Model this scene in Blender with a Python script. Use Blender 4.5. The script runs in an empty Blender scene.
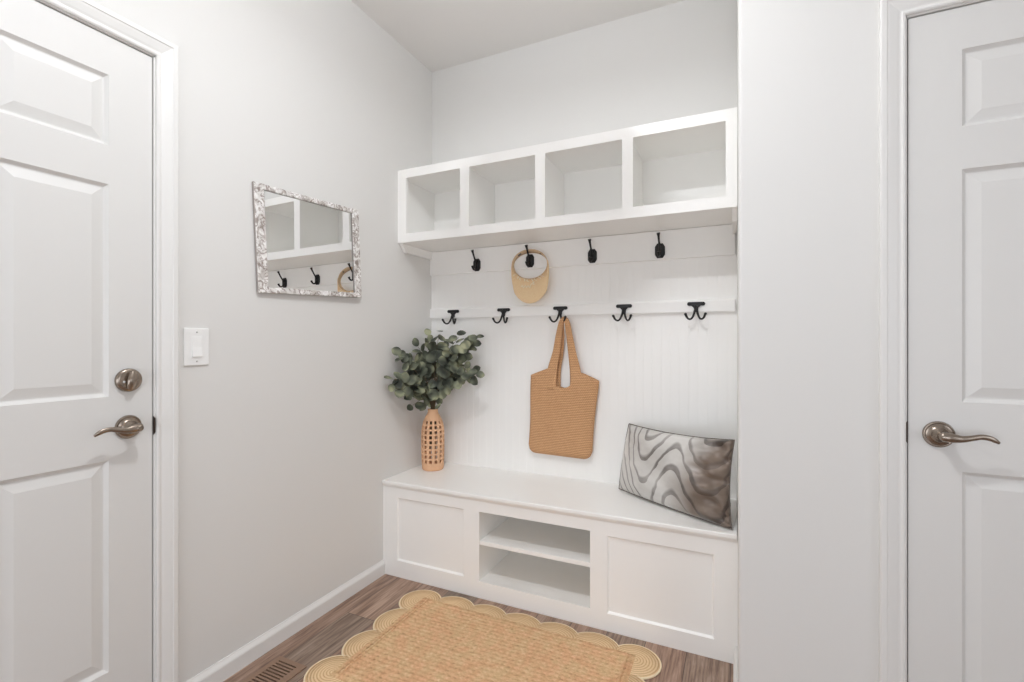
import bpy, bmesh, math, random
from mathutils import Vector, Matrix
random.seed(7)
PI = math.pi
C = bpy.context.scene.collection
S = bpy.context.scene

# ------------------------------------------------------------------ camera
cam_d = bpy.data.cameras.new('camera')
cam = bpy.data.objects.new('camera', cam_d)
C.objects.link(cam)
cam_d.sensor_fit = 'HORIZONTAL'
cam_d.sensor_width = 36.0
cam_d.lens = 478.04 / 1024 * 36.0
cam_d.shift_y = 0.58 / 1024
cam_d.clip_start = 0.02
cam.location = (1.6113, 0.0, 1.17)
cam.rotation_euler = (PI / 2, 0, math.radians(25.047))
S.camera = cam

# ------------------------------------------------------------------ world, light, exposure
w = bpy.data.worlds.new('world')
S.world = w
w.use_nodes = True
w.node_tree.nodes['Background'].inputs[0].default_value = (0.85, 0.92, 1.0, 1)
w.node_tree.nodes['Background'].inputs[1].default_value = 0.6

def area(name, loc, rot, sx, sy, power, col, shape='RECTANGLE'):
    l = bpy.data.lights.new(name, 'AREA')
    l.shape = shape
    l.size = sx
    if shape in ('RECTANGLE', 'ELLIPSE'):
        l.size_y = sy
    l.energy = power
    l.color = col
    o = bpy.data.objects.new(name, l)
    o.location = loc
    o.rotation_euler = rot
    C.objects.link(o)
    return o
FILL_LAMP_A = (1.00, 1.08, 2.42)      # added bowl lamp, stands in for light bounced off the ceiling
LAMP_B = (1.10, 0.58, 2.74)      # small recessed downlight by the entry
area('bowl_fill_light', (FILL_LAMP_A[0], FILL_LAMP_A[1], FILL_LAMP_A[2] + 0.03), (PI, 0, 0), 0.28, 0.28, 15.5, (0.95, 0.98, 1.04), 'DISK')
area('downlight_light', (LAMP_B[0], LAMP_B[1], LAMP_B[2] - 0.004), (0, 0, 0), 0.09, 0.09, 19.0, (0.95, 0.985, 1.03), 'DISK')
# added fill light, set in a low window opening behind the camera
area('rear_fill_light', (1.3, -1.93, 0.9), (PI / 2, 0, 0), 2.1, 1.3, 28.0, (0.92, 0.97, 1.06))

# soft added fill from a made-up window across the hall
area('hall_fill_light', (3.79, -0.45, 1.3), (0, PI / 2, 0), 1.2, 1.3, 14.0, (0.92, 0.97, 1.06))

S.view_settings.view_transform = 'Standard'
S.view_settings.look = 'None'
S.view_settings.gamma = 1.0
S.view_settings.use_curve_mapping = False
S.view_settings.exposure = -0.13
S.cycles.use_denoising = True
S.cycles.max_bounces = 14
S.cycles.diffuse_bounces = 8
S.cycles.caustics_reflective = False
S.cycles.caustics_refractive = False

# ------------------------------------------------------------------ helpers
def srgb(r, g, b):
    f = lambda c: (c / 255 / 12.92) if c / 255 <= 0.04045 else ((c / 255 + 0.055) / 1.055) ** 2.4
    return (f(r), f(g), f(b), 1)

def mat(name, col=(0.8, 0.8, 0.8, 1), rough=0.5, metal=0.0, spec=0.5, bump=None, coat=0.0):
    m = bpy.data.materials.new(name)
    m.use_nodes = True
    n = m.node_tree.nodes
    b = n['Principled BSDF']
    b.inputs['Base Color'].default_value = col
    b.inputs['Roughness'].default_value = rough
    b.inputs['Metallic'].default_value = metal
    b.inputs['Specular IOR Level'].default_value = spec
    b.inputs['Coat Weight'].default_value = coat
    if bump:
        sc, st, dist = bump
        N = NT(m)
        tc = N.add('ShaderNodeTexCoord')
        no = N.add('ShaderNodeTexNoise', Scale=sc, Detail=3.0)
        N.link(tc, 'Object', no, 'Vector')
        bp = N.add('ShaderNodeBump', Strength=st, Distance=dist)
        N.link(no, 0, bp, 'Height')
        N.link(bp, 0, b, 'Normal')
    return m

class NT:
    def __init__(self, m):
        self.t = m.node_tree
        self.b = m.node_tree.nodes['Principled BSDF']
    def add(self, typ, **kw):
        n = self.t.nodes.new(typ)
        for k, v in kw.items():
            if k in n.inputs.keys():
                n.inputs[k].default_value = v
            else:
                setattr(n, k, v)
        return n
    def link(self, a, ao, b, bi):
        self.t.links.new(a.outputs[ao], b.inputs[bi])
    def math(self, op, a, b=None, c=None):
        n = self.t.nodes.new('ShaderNodeMath')
        n.operation = op
        for i, v in enumerate((a, b, c)):
            if v is None:
                continue
            if isinstance(v, (int, float)):
                n.inputs[i].default_value = v
            else:
                self.t.links.new(v, n.inputs[i])
        return n.outputs[0]
    def ramp(self, fac, stops, interp='LINEAR'):
        n = self.t.nodes.new('ShaderNodeValToRGB')
        n.color_ramp.interpolation = interp
        e = n.color_ramp.elements
        while len(e) < len(stops):
            e.new(0.5)
        for i, (p, c) in enumerate(stops):
            e[i].position = p
            e[i].color = c
        self.t.links.new(fac, n.inputs[0])
        return n.outputs[0]
    def mix(self, fac, a, b, blend='MIX'):
        n = self.t.nodes.new('ShaderNodeMix')
        n.data_type = 'RGBA'
        n.blend_type = blend
        for i, v in ((0, fac), (6, a), (7, b)):
            if isinstance(v, (int, float, tuple)):
                n.inputs[i].default_value = v
            else:
                self.t.links.new(v, n.inputs[i])
        return n.outputs[2]

def link_obj(name, bm, m, parent=None, smooth=False, kind=None, mods=()):
    me = bpy.data.meshes.new(name)
    bmesh.ops.recalc_face_normals(bm, faces=bm.faces[:])
    if parent is not None:
        p = parent.location.copy()
        q = parent.parent
        while q is not None:
            p = p + q.location
            q = q.parent
        bmesh.ops.translate(bm, verts=bm.verts[:], vec=-p)
    bm.to_mesh(me)
    bm.free()
    if smooth:
        for f in me.polygons:
            f.use_smooth = True
    if m is not None:
        for mm in (m if isinstance(m, (list, tuple)) else [m]):
            me.materials.append(mm)
    o = bpy.data.objects.new(name, me)
    C.objects.link(o)
    if parent is not None:
        o.parent = parent
    if kind:
        o['kind'] = kind
    for t, kw in mods:
        md = o.modifiers.new(t.lower(), t)
        for k, v in kw.items():
            setattr(md, k, v)
    return o

def tag(o, label, cat, group=None, kind=None):
    o['label'] = label
    o['category'] = cat
    if group:
        o['group'] = group
    if kind:
        o['kind'] = kind
    return o

def thing(name, loc, label, cat, group=None):
    o = bpy.data.objects.new(name, None)
    o.empty_display_size = 0.05
    C.objects.link(o)
    o.location = loc
    return tag(o, label, cat, group)

BEV = ('BEVEL', dict(width=0.0015, segments=2, limit_method='ANGLE', angle_limit=0.6))
def bev(wd, seg=2):
    return ('BEVEL', dict(width=wd, segments=seg, limit_method='ANGLE', angle_limit=0.6))
WN = ('WEIGHTED_NORMAL', dict(keep_sharp=True))

def box(bm, x0, x1, y0, y1, z0, z1):
    v = [bm.verts.new((x, y, z)) for z in (z0, z1) for y in (y0, y1) for x in (x0, x1)]
    for f in ((0, 1, 3, 2), (4, 6, 7, 5), (0, 4, 5, 1), (2, 3, 7, 6), (0, 2, 6, 4), (1, 5, 7, 3)):
        bm.faces.new([v[i] for i in f])

def boxes(*bs):
    bm = bmesh.new()
    for b in bs:
        box(bm, *b)
    return bm

def bez(ps, n):
    """Catmull-Rom through points."""
    ps = [Vector(p) for p in ps]
    out = []
    P = [ps[0] * 2 - ps[1]] + ps + [ps[-1] * 2 - ps[-2]]
    for i in range(1, len(P) - 2):
        for k in range(n):
            t = k / n
            a, b, c, d = P[i - 1], P[i], P[i + 1], P[i + 2]
            out.append(0.5 * ((2 * b) + (c - a) * t + (2 * a - 5 * b + 4 * c - d) * t * t + (3 * b - a - 3 * c + d) * t ** 3))
    out.append(ps[-1])
    return out

def lerp_list(vals, n):
    out = []
    for i in range(len(vals) - 1):
        for k in range(n):
            out.append(vals[i] + (vals[i + 1] - vals[i]) * k / n)
    out.append(vals[-1])
    return out

def sweep(bm, pts, ra, rb=None, seg=10, up=None, cap=True):
    """sweep an ellipse (half widths ra along side, rb along up) over pts."""
    n = len(pts)
    pts = [Vector(p) for p in pts]
    if not isinstance(ra, (list, tuple)):
        ra = [ra] * n
    if rb is None:
        rb = ra
    if not isinstance(rb, (list, tuple)):
        rb = [rb] * n
    rings = []
    prev = None
    for i, p in enumerate(pts):
        t = (pts[min(i + 1, n - 1)] - pts[max(i - 1, 0)])
        if t.length < 1e-9:
            t = Vector((0, 0, 1))
        t.normalize()
        if up is not None:
            side = t.cross(Vector(up))
            if side.length < 1e-4:
                side = prev if prev is not None else t.orthogonal()
        else:
            side = prev if prev is not None else t.orthogonal()
            side = side - t * side.dot(t)
        side.normalize()
        if prev is not None and side.dot(prev) < 0 and up is None:
            side = -side
        prev = side
        u = side.cross(t).normalized()
        rings.append([bm.verts.new(p + side * (ra[i] * math.cos(2 * PI * k / seg)) + u * (rb[i] * math.sin(2 * PI * k / seg))) for k in range(seg)])
    for a, b in zip(rings, rings[1:]):
        for k in range(seg):
            bm.faces.new((a[k], a[(k + 1) % seg], b[(k + 1) % seg], b[k]))
    if cap:
        bm.faces.new(rings[0][::-1])
        bm.faces.new(rings[-1])
    return rings

def lathe(bm, prof, center, axis='Z', seg=32):
    """prof: (radius, height) list; axis direction Z, X or Y- (towards -y)."""
    c = Vector(center)
    def pos(r, h, a):
        if axis == 'Z':
            return c + Vector((r * math.cos(a), r * math.sin(a), h))
        if axis == 'X':
            return c + Vector((h, r * math.cos(a), r * math.sin(a)))
        return c + Vector((r * math.cos(a), -h, r * math.sin(a)))
    rings = []
    for r, h in prof:
        if r < 1e-6:
            rings.append([bm.verts.new(pos(0, h, 0))])
        else:
            rings.append([bm.verts.new(pos(r, h, 2 * PI * k / seg)) for k in range(seg)])
    for a, b in zip(rings, rings[1:]):
        for k in range(seg):
            k2 = (k + 1) % seg
            if len(a) == 1 and len(b) == 1:
                continue
            if len(a) == 1:
                bm.faces.new((a[0], b[k2], b[k]))
            elif len(b) == 1:
                bm.faces.new((a[k], a[k2], b[0]))
            else:
                bm.faces.new((a[k], a[k2], b[k2], b[k]))

def prism(bm, pts, off):
    """closed polygon (3d points) extruded by off"""
    a = [bm.verts.new(p) for p in pts]
    b = [bm.verts.new(Vector(p) + Vector(off)) for p in pts]
    n = len(pts)
    bm.faces.new(a[::-1])
    bm.faces.new(b)
    for k in range(n):
        bm.faces.new((a[k], a[(k + 1) % n], b[(k + 1) % n], b[k]))

# ------------------------------------------------------------------ materials
WALL = mat('wall_paint', srgb(223, 222, 219), 0.85, bump=(260, 0.06, 0.002))
CEIL = mat('ceiling_paint', srgb(228, 226, 223), 0.9, bump=(180, 0.08, 0.002))
TRIM = mat('trim_enamel', srgb(229, 228, 225), 0.38, bump=(60, 0.02, 0.001))
DOOR = mat('door_enamel', srgb(221, 220, 217), 0.42, bump=(70, 0.03, 0.001))
UNIT = mat('cabinet_enamel', srgb(246, 245, 242), 0.35, bump=(60, 0.02, 0.001))
PLASTIC = mat('switch_plastic', srgb(240, 240, 238), 0.3)
NICKEL = mat('satin_nickel', srgb(158, 146, 134), 0.27, 1.0, bump=(300, 0.05, 0.0005))
DARKM = mat('dark_strike_metal', srgb(70, 60, 54), 0.45, 0.8)
BLACK = mat('black_iron', srgb(11, 10, 10), 0.45, 0.0, bump=(200, 0.1, 0.0005))
MIRROR = mat('mirror_glass', (0.93, 0.94, 0.94, 1), 0.0, 1.0)

def floor_mat():
    m = mat('plank_floor', rough=0.45)
    N = NT(m)
    tc = N.add('ShaderNodeTexCoord')
    mp = N.add('ShaderNodeMapping')
    mp.inputs['Rotation'].default_value = (0, 0, PI / 2)
    mp.inputs['Location'].default_value = (0.35, 0.055, 0)
    N.link(tc, 'Object', mp, 'Vector')
    br = N.add('ShaderNodeTexBrick', Scale=1.0)
    br.offset = 0.37
    br.offset_frequency = 2
    br.inputs['Color1'].default_value = (0, 0, 0, 1)
    br.inputs['Color2'].default_value = (1, 1, 1, 1)
    br.inputs['Mortar'].default_value = (0.5, 0.5, 0.5, 1)
    br.inputs['Mortar Size'].default_value = 0.0012
    br.inputs['Mortar Smooth'].default_value = 0.2
    br.inputs['Brick Width'].default_value = 1.22
    br.inputs['Row Height'].default_value = 0.15
    N.link(mp, 0, br, 'Vector')
    # grain: noise stretched along the planks (world y)
    sep = N.add('ShaderNodeSeparateXYZ')
    N.link(tc, 'Object', sep, 0)
    rnd = N.add('ShaderNodeRGBToBW')
    N.link(br, 'Color', rnd, 0)
    gx = N.math('MULTIPLY', sep.outputs[0], 17.0)
    gy = N.math('MULTIPLY_ADD', rnd.outputs[0], 37.0, N.math('MULTIPLY', sep.outputs[1], 1.9))
    cv = N.add('ShaderNodeCombineXYZ')
    N.t.links.new(gx, cv.inputs[0]); N.t.links.new(gy, cv.inputs[1])
    no = N.add('ShaderNodeTexNoise', Scale=1.6, Detail=6.0, Roughness=0.65, Distortion=1.2)
    N.link(cv, 0, no, 'Vector')
    gx2 = N.math('MULTIPLY', sep.outputs[0], 150.0)
    cv2 = N.add('ShaderNodeCombineXYZ')
    N.t.links.new(gx2, cv2.inputs[0]); N.t.links.new(N.math('MULTIPLY', gy, 2.2), cv2.inputs[1])
    no2 = N.add('ShaderNodeTexNoise', Scale=1.0, Detail=3.0)
    N.link(cv2, 0, no2, 'Vector')
    g = N.math('MULTIPLY_ADD', no2.outputs[0], 0.55, N.math('MULTIPLY_ADD', no.outputs[0], 0.70, -0.08))
    col = N.ramp(g, [(0.30, srgb(92, 75, 64)), (0.44, srgb(130, 110, 97)), (0.57, srgb(164, 144, 130)), (0.72, srgb(194, 176, 162))])
    tint = N.ramp(rnd.outputs[0], [(0.0, srgb(205, 203, 198)), (0.35, srgb(236, 226, 218)), (0.7, srgb(250, 228, 218)), (1.0, srgb(255, 244, 232))])
    col = N.mix(1.0, col, tint, 'MULTIPLY')
    col = N.mix(br.outputs['Fac'], col, srgb(58, 46, 40))
    N.t.links.new(col, N.b.inputs['Base Color'])
    bp = N.add('ShaderNodeBump', Strength=0.25, Distance=0.002)
    N.t.links.new(N.math('SUBTRACT', g, N.math('MULTIPLY', br.outputs['Fac'], 1.0)), bp.inputs['Height'])
    N.link(bp, 0, N.b, 'Normal')
    return m
FLOOR = floor_mat()

def jute_field():
    m = mat('jute_braid', rough=0.95, spec=0.15)
    N = NT(m)
    tc = N.add('ShaderNodeTexCoord')
    sep = N.add('ShaderNodeSeparateXYZ')
    N.link(tc, 'Object', sep, 0)
    nz = N.add('ShaderNodeTexNoise', Scale=9.0, Detail=2.0)
    N.link(tc, 'Object', nz, 'Vector')
    wob = N.math('MULTIPLY', N.math('SUBTRACT', nz.outputs[0], 0.5), 0.022)
    y = N.math('ADD', sep.outputs[1], wob)
    row = N.math('ABSOLUTE', N.math('SINE', N.math('MULTIPLY', y, PI / 0.021)))
    # chevrons of the braid: diagonal bumps alternating in each half row
    tri = N.math('PINGPONG', N.math('MULTIPLY', y, 1 / 0.021), 0.5)
    dg = N.math('SINE', N.math('MULTIPLY_ADD', sep.outputs[0], 2 * PI / 0.021, N.math('MULTIPLY', tri, 9.0)))
    n2 = N.add('ShaderNodeTexNoise', Scale=170.0, Detail=4.0, Roughness=0.7)
    N.link(tc, 'Object', n2, 'Vector')
    h = N.math('MULTIPLY_ADD', dg, 0.06, N.math('MULTIPLY', row, 0.24))
    n4 = N.add('ShaderNodeTexNoise', Scale=60.0, Detail=3.0, Roughness=0.7)
    N.link(tc, 'Object', n4, 'Vector')
    h = N.math('MULTIPLY_ADD', n2.outputs[0], 0.75, h)
    h = N.math('MULTIPLY_ADD', n4.outputs[0], 1.1, h)
    h = N.math('SUBTRACT', h, 0.47)
    col = N.ramp(h, [(0.12, srgb(166, 128, 94)), (0.42, srgb(208, 172, 136)), (0.7, srgb(224, 190, 154)), (1.0, srgb(240, 212, 180))])
    n3 = N.add('ShaderNodeTexNoise', Scale=22.0, Detail=3.0)
    N.link(tc, 'Object', n3, 'Vector')
    tnt = N.ramp(n3.outputs[0], [(0.35, srgb(255, 240, 230)), (0.65, srgb(252, 252, 240))])
    col = N.mix(1.0, col, tnt, 'MULTIPLY')
    N.t.links.new(col, N.b.inputs['Base Color'])
    bp = N.add('ShaderNodeBump', Strength=0.6, Distance=0.004)
    N.t.links.new(h, bp.inputs['Height'])
    N.link(bp, 0, N.b, 'Normal')
    return m

def jute_coil():
    m = mat('jute_coil', rough=0.95, spec=0.15)
    N = NT(m)
    tc = N.add('ShaderNodeTexCoord')
    sep = N.add('ShaderNodeSeparateXYZ')
    N.link(tc, 'Object', sep, 0)
    r = N.math('SQRT', N.math('ADD', N.math('POWER', sep.outputs[0], 2.0), N.math('POWER', sep.outputs[1], 2.0)))
    ring = N.math('ABSOLUTE', N.math('SINE', N.math('MULTIPLY', r, PI / 0.0105)))
    n2 = N.add('ShaderNodeTexNoise', Scale=190.0, Detail=4.0, Roughness=0.7)
    N.link(tc, 'Object', n2, 'Vector')
    h = N.math('MULTIPLY_ADD', n2.outputs[0], 0.5, N.math('MULTIPLY', ring, 0.55))
    col = N.ramp(h, [(0.15, srgb(176, 138, 100)), (0.4, srgb(214, 178, 136)), (0.75, srgb(232, 202, 160)), (1.0, srgb(244, 220, 184))])
    N.t.links.new(col, N.b.inputs['Base Color'])
    bp = N.add('ShaderNodeBump', Strength=0.55, Distance=0.003)
    N.t.links.new(h, bp.inputs['Height'])
    N.link(bp, 0, N.b, 'Normal')
    return m
JFIELD = jute_field(); JCOIL = jute_coil()
JBIND = mat('cream_jute_binding', srgb(240, 222, 190), 0.95, spec=0.1, bump=(350, 0.5, 0.002))

def straw(name, dark, mid, light, pz, px):
    m = mat(name, rough=0.85, spec=0.2)
    N = NT(m)
    tc = N.add('ShaderNodeTexCoord')
    sep = N.add('ShaderNodeSeparateXYZ')
    N.link(tc, 'Object', sep, 0)
    nz = N.add('ShaderNodeTexNoise', Scale=14.0, Detail=2.0)
    N.link(tc, 'Object', nz, 'Vector')
    z = N.math('MULTIPLY_ADD', nz.outputs[0], 0.006, sep.outputs[2])
    row = N.math('ABSOLUTE', N.math('SINE', N.math('MULTIPLY', z, PI / pz)))
    st = N.math('SINE', N.math('MULTIPLY_ADD', sep.outputs[0], 2 * PI / px, N.math('MULTIPLY', z, 400.0)))
    n2 = N.add('ShaderNodeTexNoise', Scale=160.0, Detail=3.0, Roughness=0.7)
    N.link(tc, 'Object', n2, 'Vector')
    h = N.math('MULTIPLY_ADD', st, 0.12, N.math('MULTIPLY', row, 0.5))
    h = N.math('MULTIPLY_ADD', n2.outputs[0], 0.6, h)
    col = N.ramp(h, [(0.15, dark), (0.55, mid), (0.98, light)])
    N.t.links.new(col, N.b.inputs['Base Color'])
    bp = N.add('ShaderNodeBump', Strength=0.6, Distance=0.003)
    N.t.links.new(h, bp.inputs['Height'])
    N.link(bp, 0, N.b, 'Normal')
    return m
TOTE = straw('woven_straw', srgb(140, 98, 62), srgb(194, 146, 104), srgb(228, 186, 144), 0.0085, 0.010)
HAT = straw('visor_straw', srgb(220, 182, 134), srgb(244, 212, 166), srgb(252, 230, 194), 0.004, 0.006)
HATBAND = mat('visor_band_cloth', srgb(214, 186, 152), 0.9, bump=(300, 0.3, 0.001))
HATMARK = mat('white_script_thread', srgb(252, 244, 224), 0.8)
HATLABEL = mat('grey_sewn_label', srgb(112, 104, 96), 0.8)
VASE = mat('terracotta_tan', srgb(222, 176, 138), 0.75, bump=(120, 0.25, 0.001))
STEM = mat('twig', srgb(98, 84, 62), 0.8)

def leaf_mat():
    m = mat('eucalyptus_leaf', rough=0.62, spec=0.3)
    N = NT(m)
    tc = N.add('ShaderNodeTexCoord')
    no = N.add('ShaderNodeTexNoise', Scale=16.0, Detail=1.0)
    N.link(tc, 'Object', no, 'Vector')
    col = N.ramp(no.outputs[0], [(0.34, srgb(58, 62, 54)), (0.46, srgb(94, 99, 84)), (0.56, srgb(122, 126, 104)), (0.68, srgb(172, 174, 142))])
    N.t.links.new(col, N.b.inputs['Base Color'])
    return m
LEAF = leaf_mat()

def frame_mat():
    m = mat('mosaic_shell_inlay', rough=0.35, spec=0.5)
    N = NT(m)
    tc = N.add('ShaderNodeTexCoord')
    no = N.add('ShaderNodeTexNoise', Scale=38.0, Detail=2.5, Distortion=2.2)
    N.link(tc, 'Object', no, 'Vector')
    n2 = N.add('ShaderNodeTexNoise', Scale=26.0, Detail=3.0)
    N.link(tc, 'Object', n2, 'Vector')
    c = N.ramp(no.outputs[0], [(0.38, srgb(176, 166, 160)), (0.46, srgb(212, 206, 202)), (0.50, srgb(246, 245, 243))])
    c2 = N.ramp(n2.outputs[0], [(0.4, srgb(255, 255, 255)), (0.62, srgb(205, 200, 196))])
    c = N.mix(1.0, c, c2, 'MULTIPLY')
    N.t.links.new(c, N.b.inputs['Base Color'])
    return m
MOSAIC = frame_mat()
MSIDE = mat('pewter_frame_edge', srgb(160, 152, 146), 0.4)

def pillow_mat():
    m = mat('zebra_satin', rough=0.42, spec=0.5)
    N = NT(m)
    uv = N.add('ShaderNodeUVMap')
    uv.uv_map = 'UVMap'
    sep = N.add('ShaderNodeSeparateXYZ')
    N.link(uv, 0, sep, 0)
    nz = N.add('ShaderNodeTexNoise', Scale=5.0, Detail=1.0)
    N.link(uv, 0, nz, 'Vector')
    u = N.math('MULTIPLY_ADD', N.math('SUBTRACT', nz.outputs[0], 0.5), 0.06, sep.outputs[0])
    fc = N.add('ShaderNodeFloatCurve')
    cu = fc.mapping.curves[0]
    pts = [(0.0, 1.0), (0.12, 0.62), (0.25, 0.17), (0.30, 0.10), (0.42, 0.28), (0.56, 0.55), (0.60, 0.56), (0.72, 0.33), (0.86, 0.16), (1.0, 0.4)]
    cu.points[0].location = pts[0]; cu.points[1].location = pts[-1]
    for p in pts[1:-1]:
        cu.points.new(*p)
    fc.mapping.update()
    N.t.links.new(u, fc.inputs['Value'])
    # stripes follow v - g(u)
    f = N.math('SUBTRACT', N.math('MULTIPLY', sep.outputs[1], 1.0), N.math('MULTIPLY', fc.outputs[0], 1.25))
    ph = N.math('FRACT', N.math('MULTIPLY', N.math('ADD', f, 2.03), 3.3))
    n1 = N.add('ShaderNodeTexNoise', Scale=3.2, Detail=1.0)
    N.link(uv, 0, n1, 'Vector')
    width = N.math('MULTIPLY_ADD', n1.outputs[0], 0.46, 0.03)
    edge = N.math('SUBTRACT', width, ph)
    fac = N.ramp(N.math('MULTIPLY_ADD', edge, 8.0, 0.5), [(0.0, (0, 0, 0, 1)), (1.0, (1, 1, 1, 1))])
    n3 = N.add('ShaderNodeTexNoise', Scale=2.5, Detail=4.0)
    N.link(uv, 0, n3, 'Vector')
    light = N.ramp(n3.outputs[0], [(0.35, srgb(196, 193, 188)), (0.6, srgb(222, 220, 216))])
    dark = N.ramp(n3.outputs[0], [(0.38, srgb(118, 113, 108)), (0.62, srgb(182, 178, 174))])
    col = N.mix(fac, light, dark)
    # shade of the crumpled satin painted in as brown towards the right end
    side = N.ramp(N.math('MULTIPLY_ADD', sep.outputs[1], -0.22, N.math('ADD', sep.outputs[0], 0.08)), [(0.55, (0, 0, 0, 1)), (0.80, (1, 1, 1, 1))])
    col = N.mix(side, col, N.mix(1.0, col, srgb(150, 134, 122), 'MULTIPLY'))
    N.t.links.new(col, N.b.inputs['Base Color'])
    N.b.inputs['Sheen Weight'].default_value = 0.3
    N.b.inputs['Metallic'].default_value = 0.15
    return m
PILLOW = pillow_mat()
PIPING = mat('pillow_seam_cord', srgb(110, 100, 92), 0.6)
VENT = mat('brown_vent_enamel', srgb(150, 122, 102), 0.5, 0.2)
VENTD = mat('dark_duct', srgb(84, 64, 52), 0.8)
LAMPW = mat('lamp_glass', (1, 1, 1, 1), 0.5)
LAMPW.node_tree.nodes['Principled BSDF'].inputs['Emission Color'].default_value = (1, 0.97, 0.93, 1)
LAMPW.node_tree.nodes['Principled BSDF'].inputs['Emission Strength'].default_value = 2.0

# ------------------------------------------------------------------ the room shell
X0, XW, XR = 0.0, 1.619, 3.8       # left wall, alcove's right side, hall's far side
YB, YF, YR = 2.343, 1.613, -1.9    # alcove back, wall with the right door, wall behind
ZC = 2.75
link_obj('floor', boxes((-0.12, XR + 0.12, YR - 0.12, YB + 0.12, -0.05, 0.0)), FLOOR, kind='structure')
link_obj('ceiling', boxes((-0.12, XR + 0.12, YR - 0.12, YB + 0.12, ZC, ZC + 0.1)), CEIL, kind='structure')

D1A, D1B = 0.044, 0.857            # left door: hinge side and latch side (y)
D2A = 2.0325                       # right door: latch side (x)
DW, DT = 0.813, 2.037
HOLE_A, HOLE_B, HOLE_T = D1A - 0.016, D1B + 0.016, DT + 0.016
link_obj('wall_left', boxes((-0.12, 0, YR - 0.12, HOLE_A, 0, ZC), (-0.12, 0, HOLE_B, YB + 0.12, 0, ZC), (-0.12, 0, HOLE_A, HOLE_B, HOLE_T, ZC)), WALL, kind='structure')
link_obj('wall_back', boxes((0, XW + 0.0, YB, YB + 0.12, 0, ZC)), WALL, kind='structure')
# right wall: rounded corner bead where the alcove begins, then the wall with the second door
bm = bmesh.new()
rc = 0.012
foot = [(XW, YB + 0.12), (XW, YF + rc)] + [(XW + rc - rc * math.cos(a), YF + rc - rc * math.sin(a)) for a in [PI / 2 * k / 6 for k in range(1, 7)]]
H2A, H2B = D2A - 0.016, D2A + DW + 0.016
foot += [(H2A, YF), (H2A, YF + 0.12), (XW + 0.13, YF + 0.12), (XW + 0.13, YB + 0.12)]
prism(bm, [(x, y, 0) for x, y in foot], (0, 0, ZC))
box(bm, H2A, H2B, YF, YF + 0.12, HOLE_T, ZC)
box(bm, H2B, XR, YF, YF + 0.12, 0, ZC)
link_obj('wall_right', bm, WALL, kind='structure')
link_obj('wall_hall', boxes((XR, XR + 0.12, YR - 0.12, -1.15, 0, ZC), (XR, XR + 0.12, 0.25, YF + 0.12, 0, ZC), (XR, XR + 0.12, -1.15, 0.25, 0, 0.65), (XR, XR + 0.12, -1.15, 0.25, 1.95, ZC)), WALL, kind='structure')
link_obj('fill_window_2', boxes((XR + 0.05, XR + 0.09, -1.15, -1.10, 0.65, 1.95), (XR + 0.05, XR + 0.09, 0.20, 0.25, 0.65, 1.95), (XR + 0.05, XR + 0.09, -1.15, 0.25, 0.65, 0.70), (XR + 0.05, XR + 0.09, -1.15, 0.25, 1.90, 1.95), (XR + 0.05, XR + 0.09, -1.15, 0.25, 1.28, 1.32)), TRIM, kind='structure')  # unseen window frame, added to go with the hall fill light
WX0, WX1, WZ0, WZ1 = 0.2, 2.4, 0.2, 1.6
link_obj('wall_rear', boxes((0, WX0, YR - 0.12, YR, 0, ZC), (WX1, XR, YR - 0.12, YR, 0, ZC), (WX0, WX1, YR - 0.12, YR, 0, WZ0), (WX0, WX1, YR - 0.12, YR, WZ1, ZC)), WALL, kind='structure')
fill_win = link_obj('fill_window_1', boxes((WX0, WX0 + 0.05, YR - 0.1, YR - 0.05, WZ0, WZ1), (WX1 - 0.05, WX1, YR - 0.1, YR - 0.05, WZ0, WZ1), (WX0, WX1, YR - 0.1, YR - 0.05, WZ0, WZ0 + 0.05), (WX0, WX1, YR - 0.1, YR - 0.05, WZ1 - 0.05, WZ1), (1.275, 1.325, YR - 0.1, YR - 0.05, WZ0, WZ1)), TRIM, kind='structure')  # unseen window frame, added around the rear fill light

def baseboard(name, a, b, nrm):
    """a,b ends on the wall plane (x,y); nrm = direction into the room"""
    bm = bmesh.new()
    a = Vector((a[0], a[1], 0)); b = Vector((b[0], b[1], 0)); n = Vector((nrm[0], nrm[1], 0))
    prof = [(0.0005, 0), (0.014, 0), (0.014, 0.050), (0.0125, 0.055), (0.008, 0.062), (0.005, 0.0665), (0.004, 0.070), (0.0005, 0.070)]
    prism(bm, [a + n * t + Vector((0, 0, z)) for t, z in prof], b - a)
    return link_obj(name, bm, TRIM, kind='structure')
baseboard('baseboard_left', (0, 0.931), (0, 1.911), (1, 0))
baseboard('baseboard_left_rear', (0, YR), (0, -0.030), (1, 0))
baseboard('baseboard_return', (XW, YF - 0.014), (XW, 1.911), (-1, 0))
baseboard('baseboard_right', (XW - 0.014, YF), (1.966, YF), (0, -1))
baseboard('baseboard_hall', (XR, YF), (XR, YR), (-1, 0))

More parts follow.
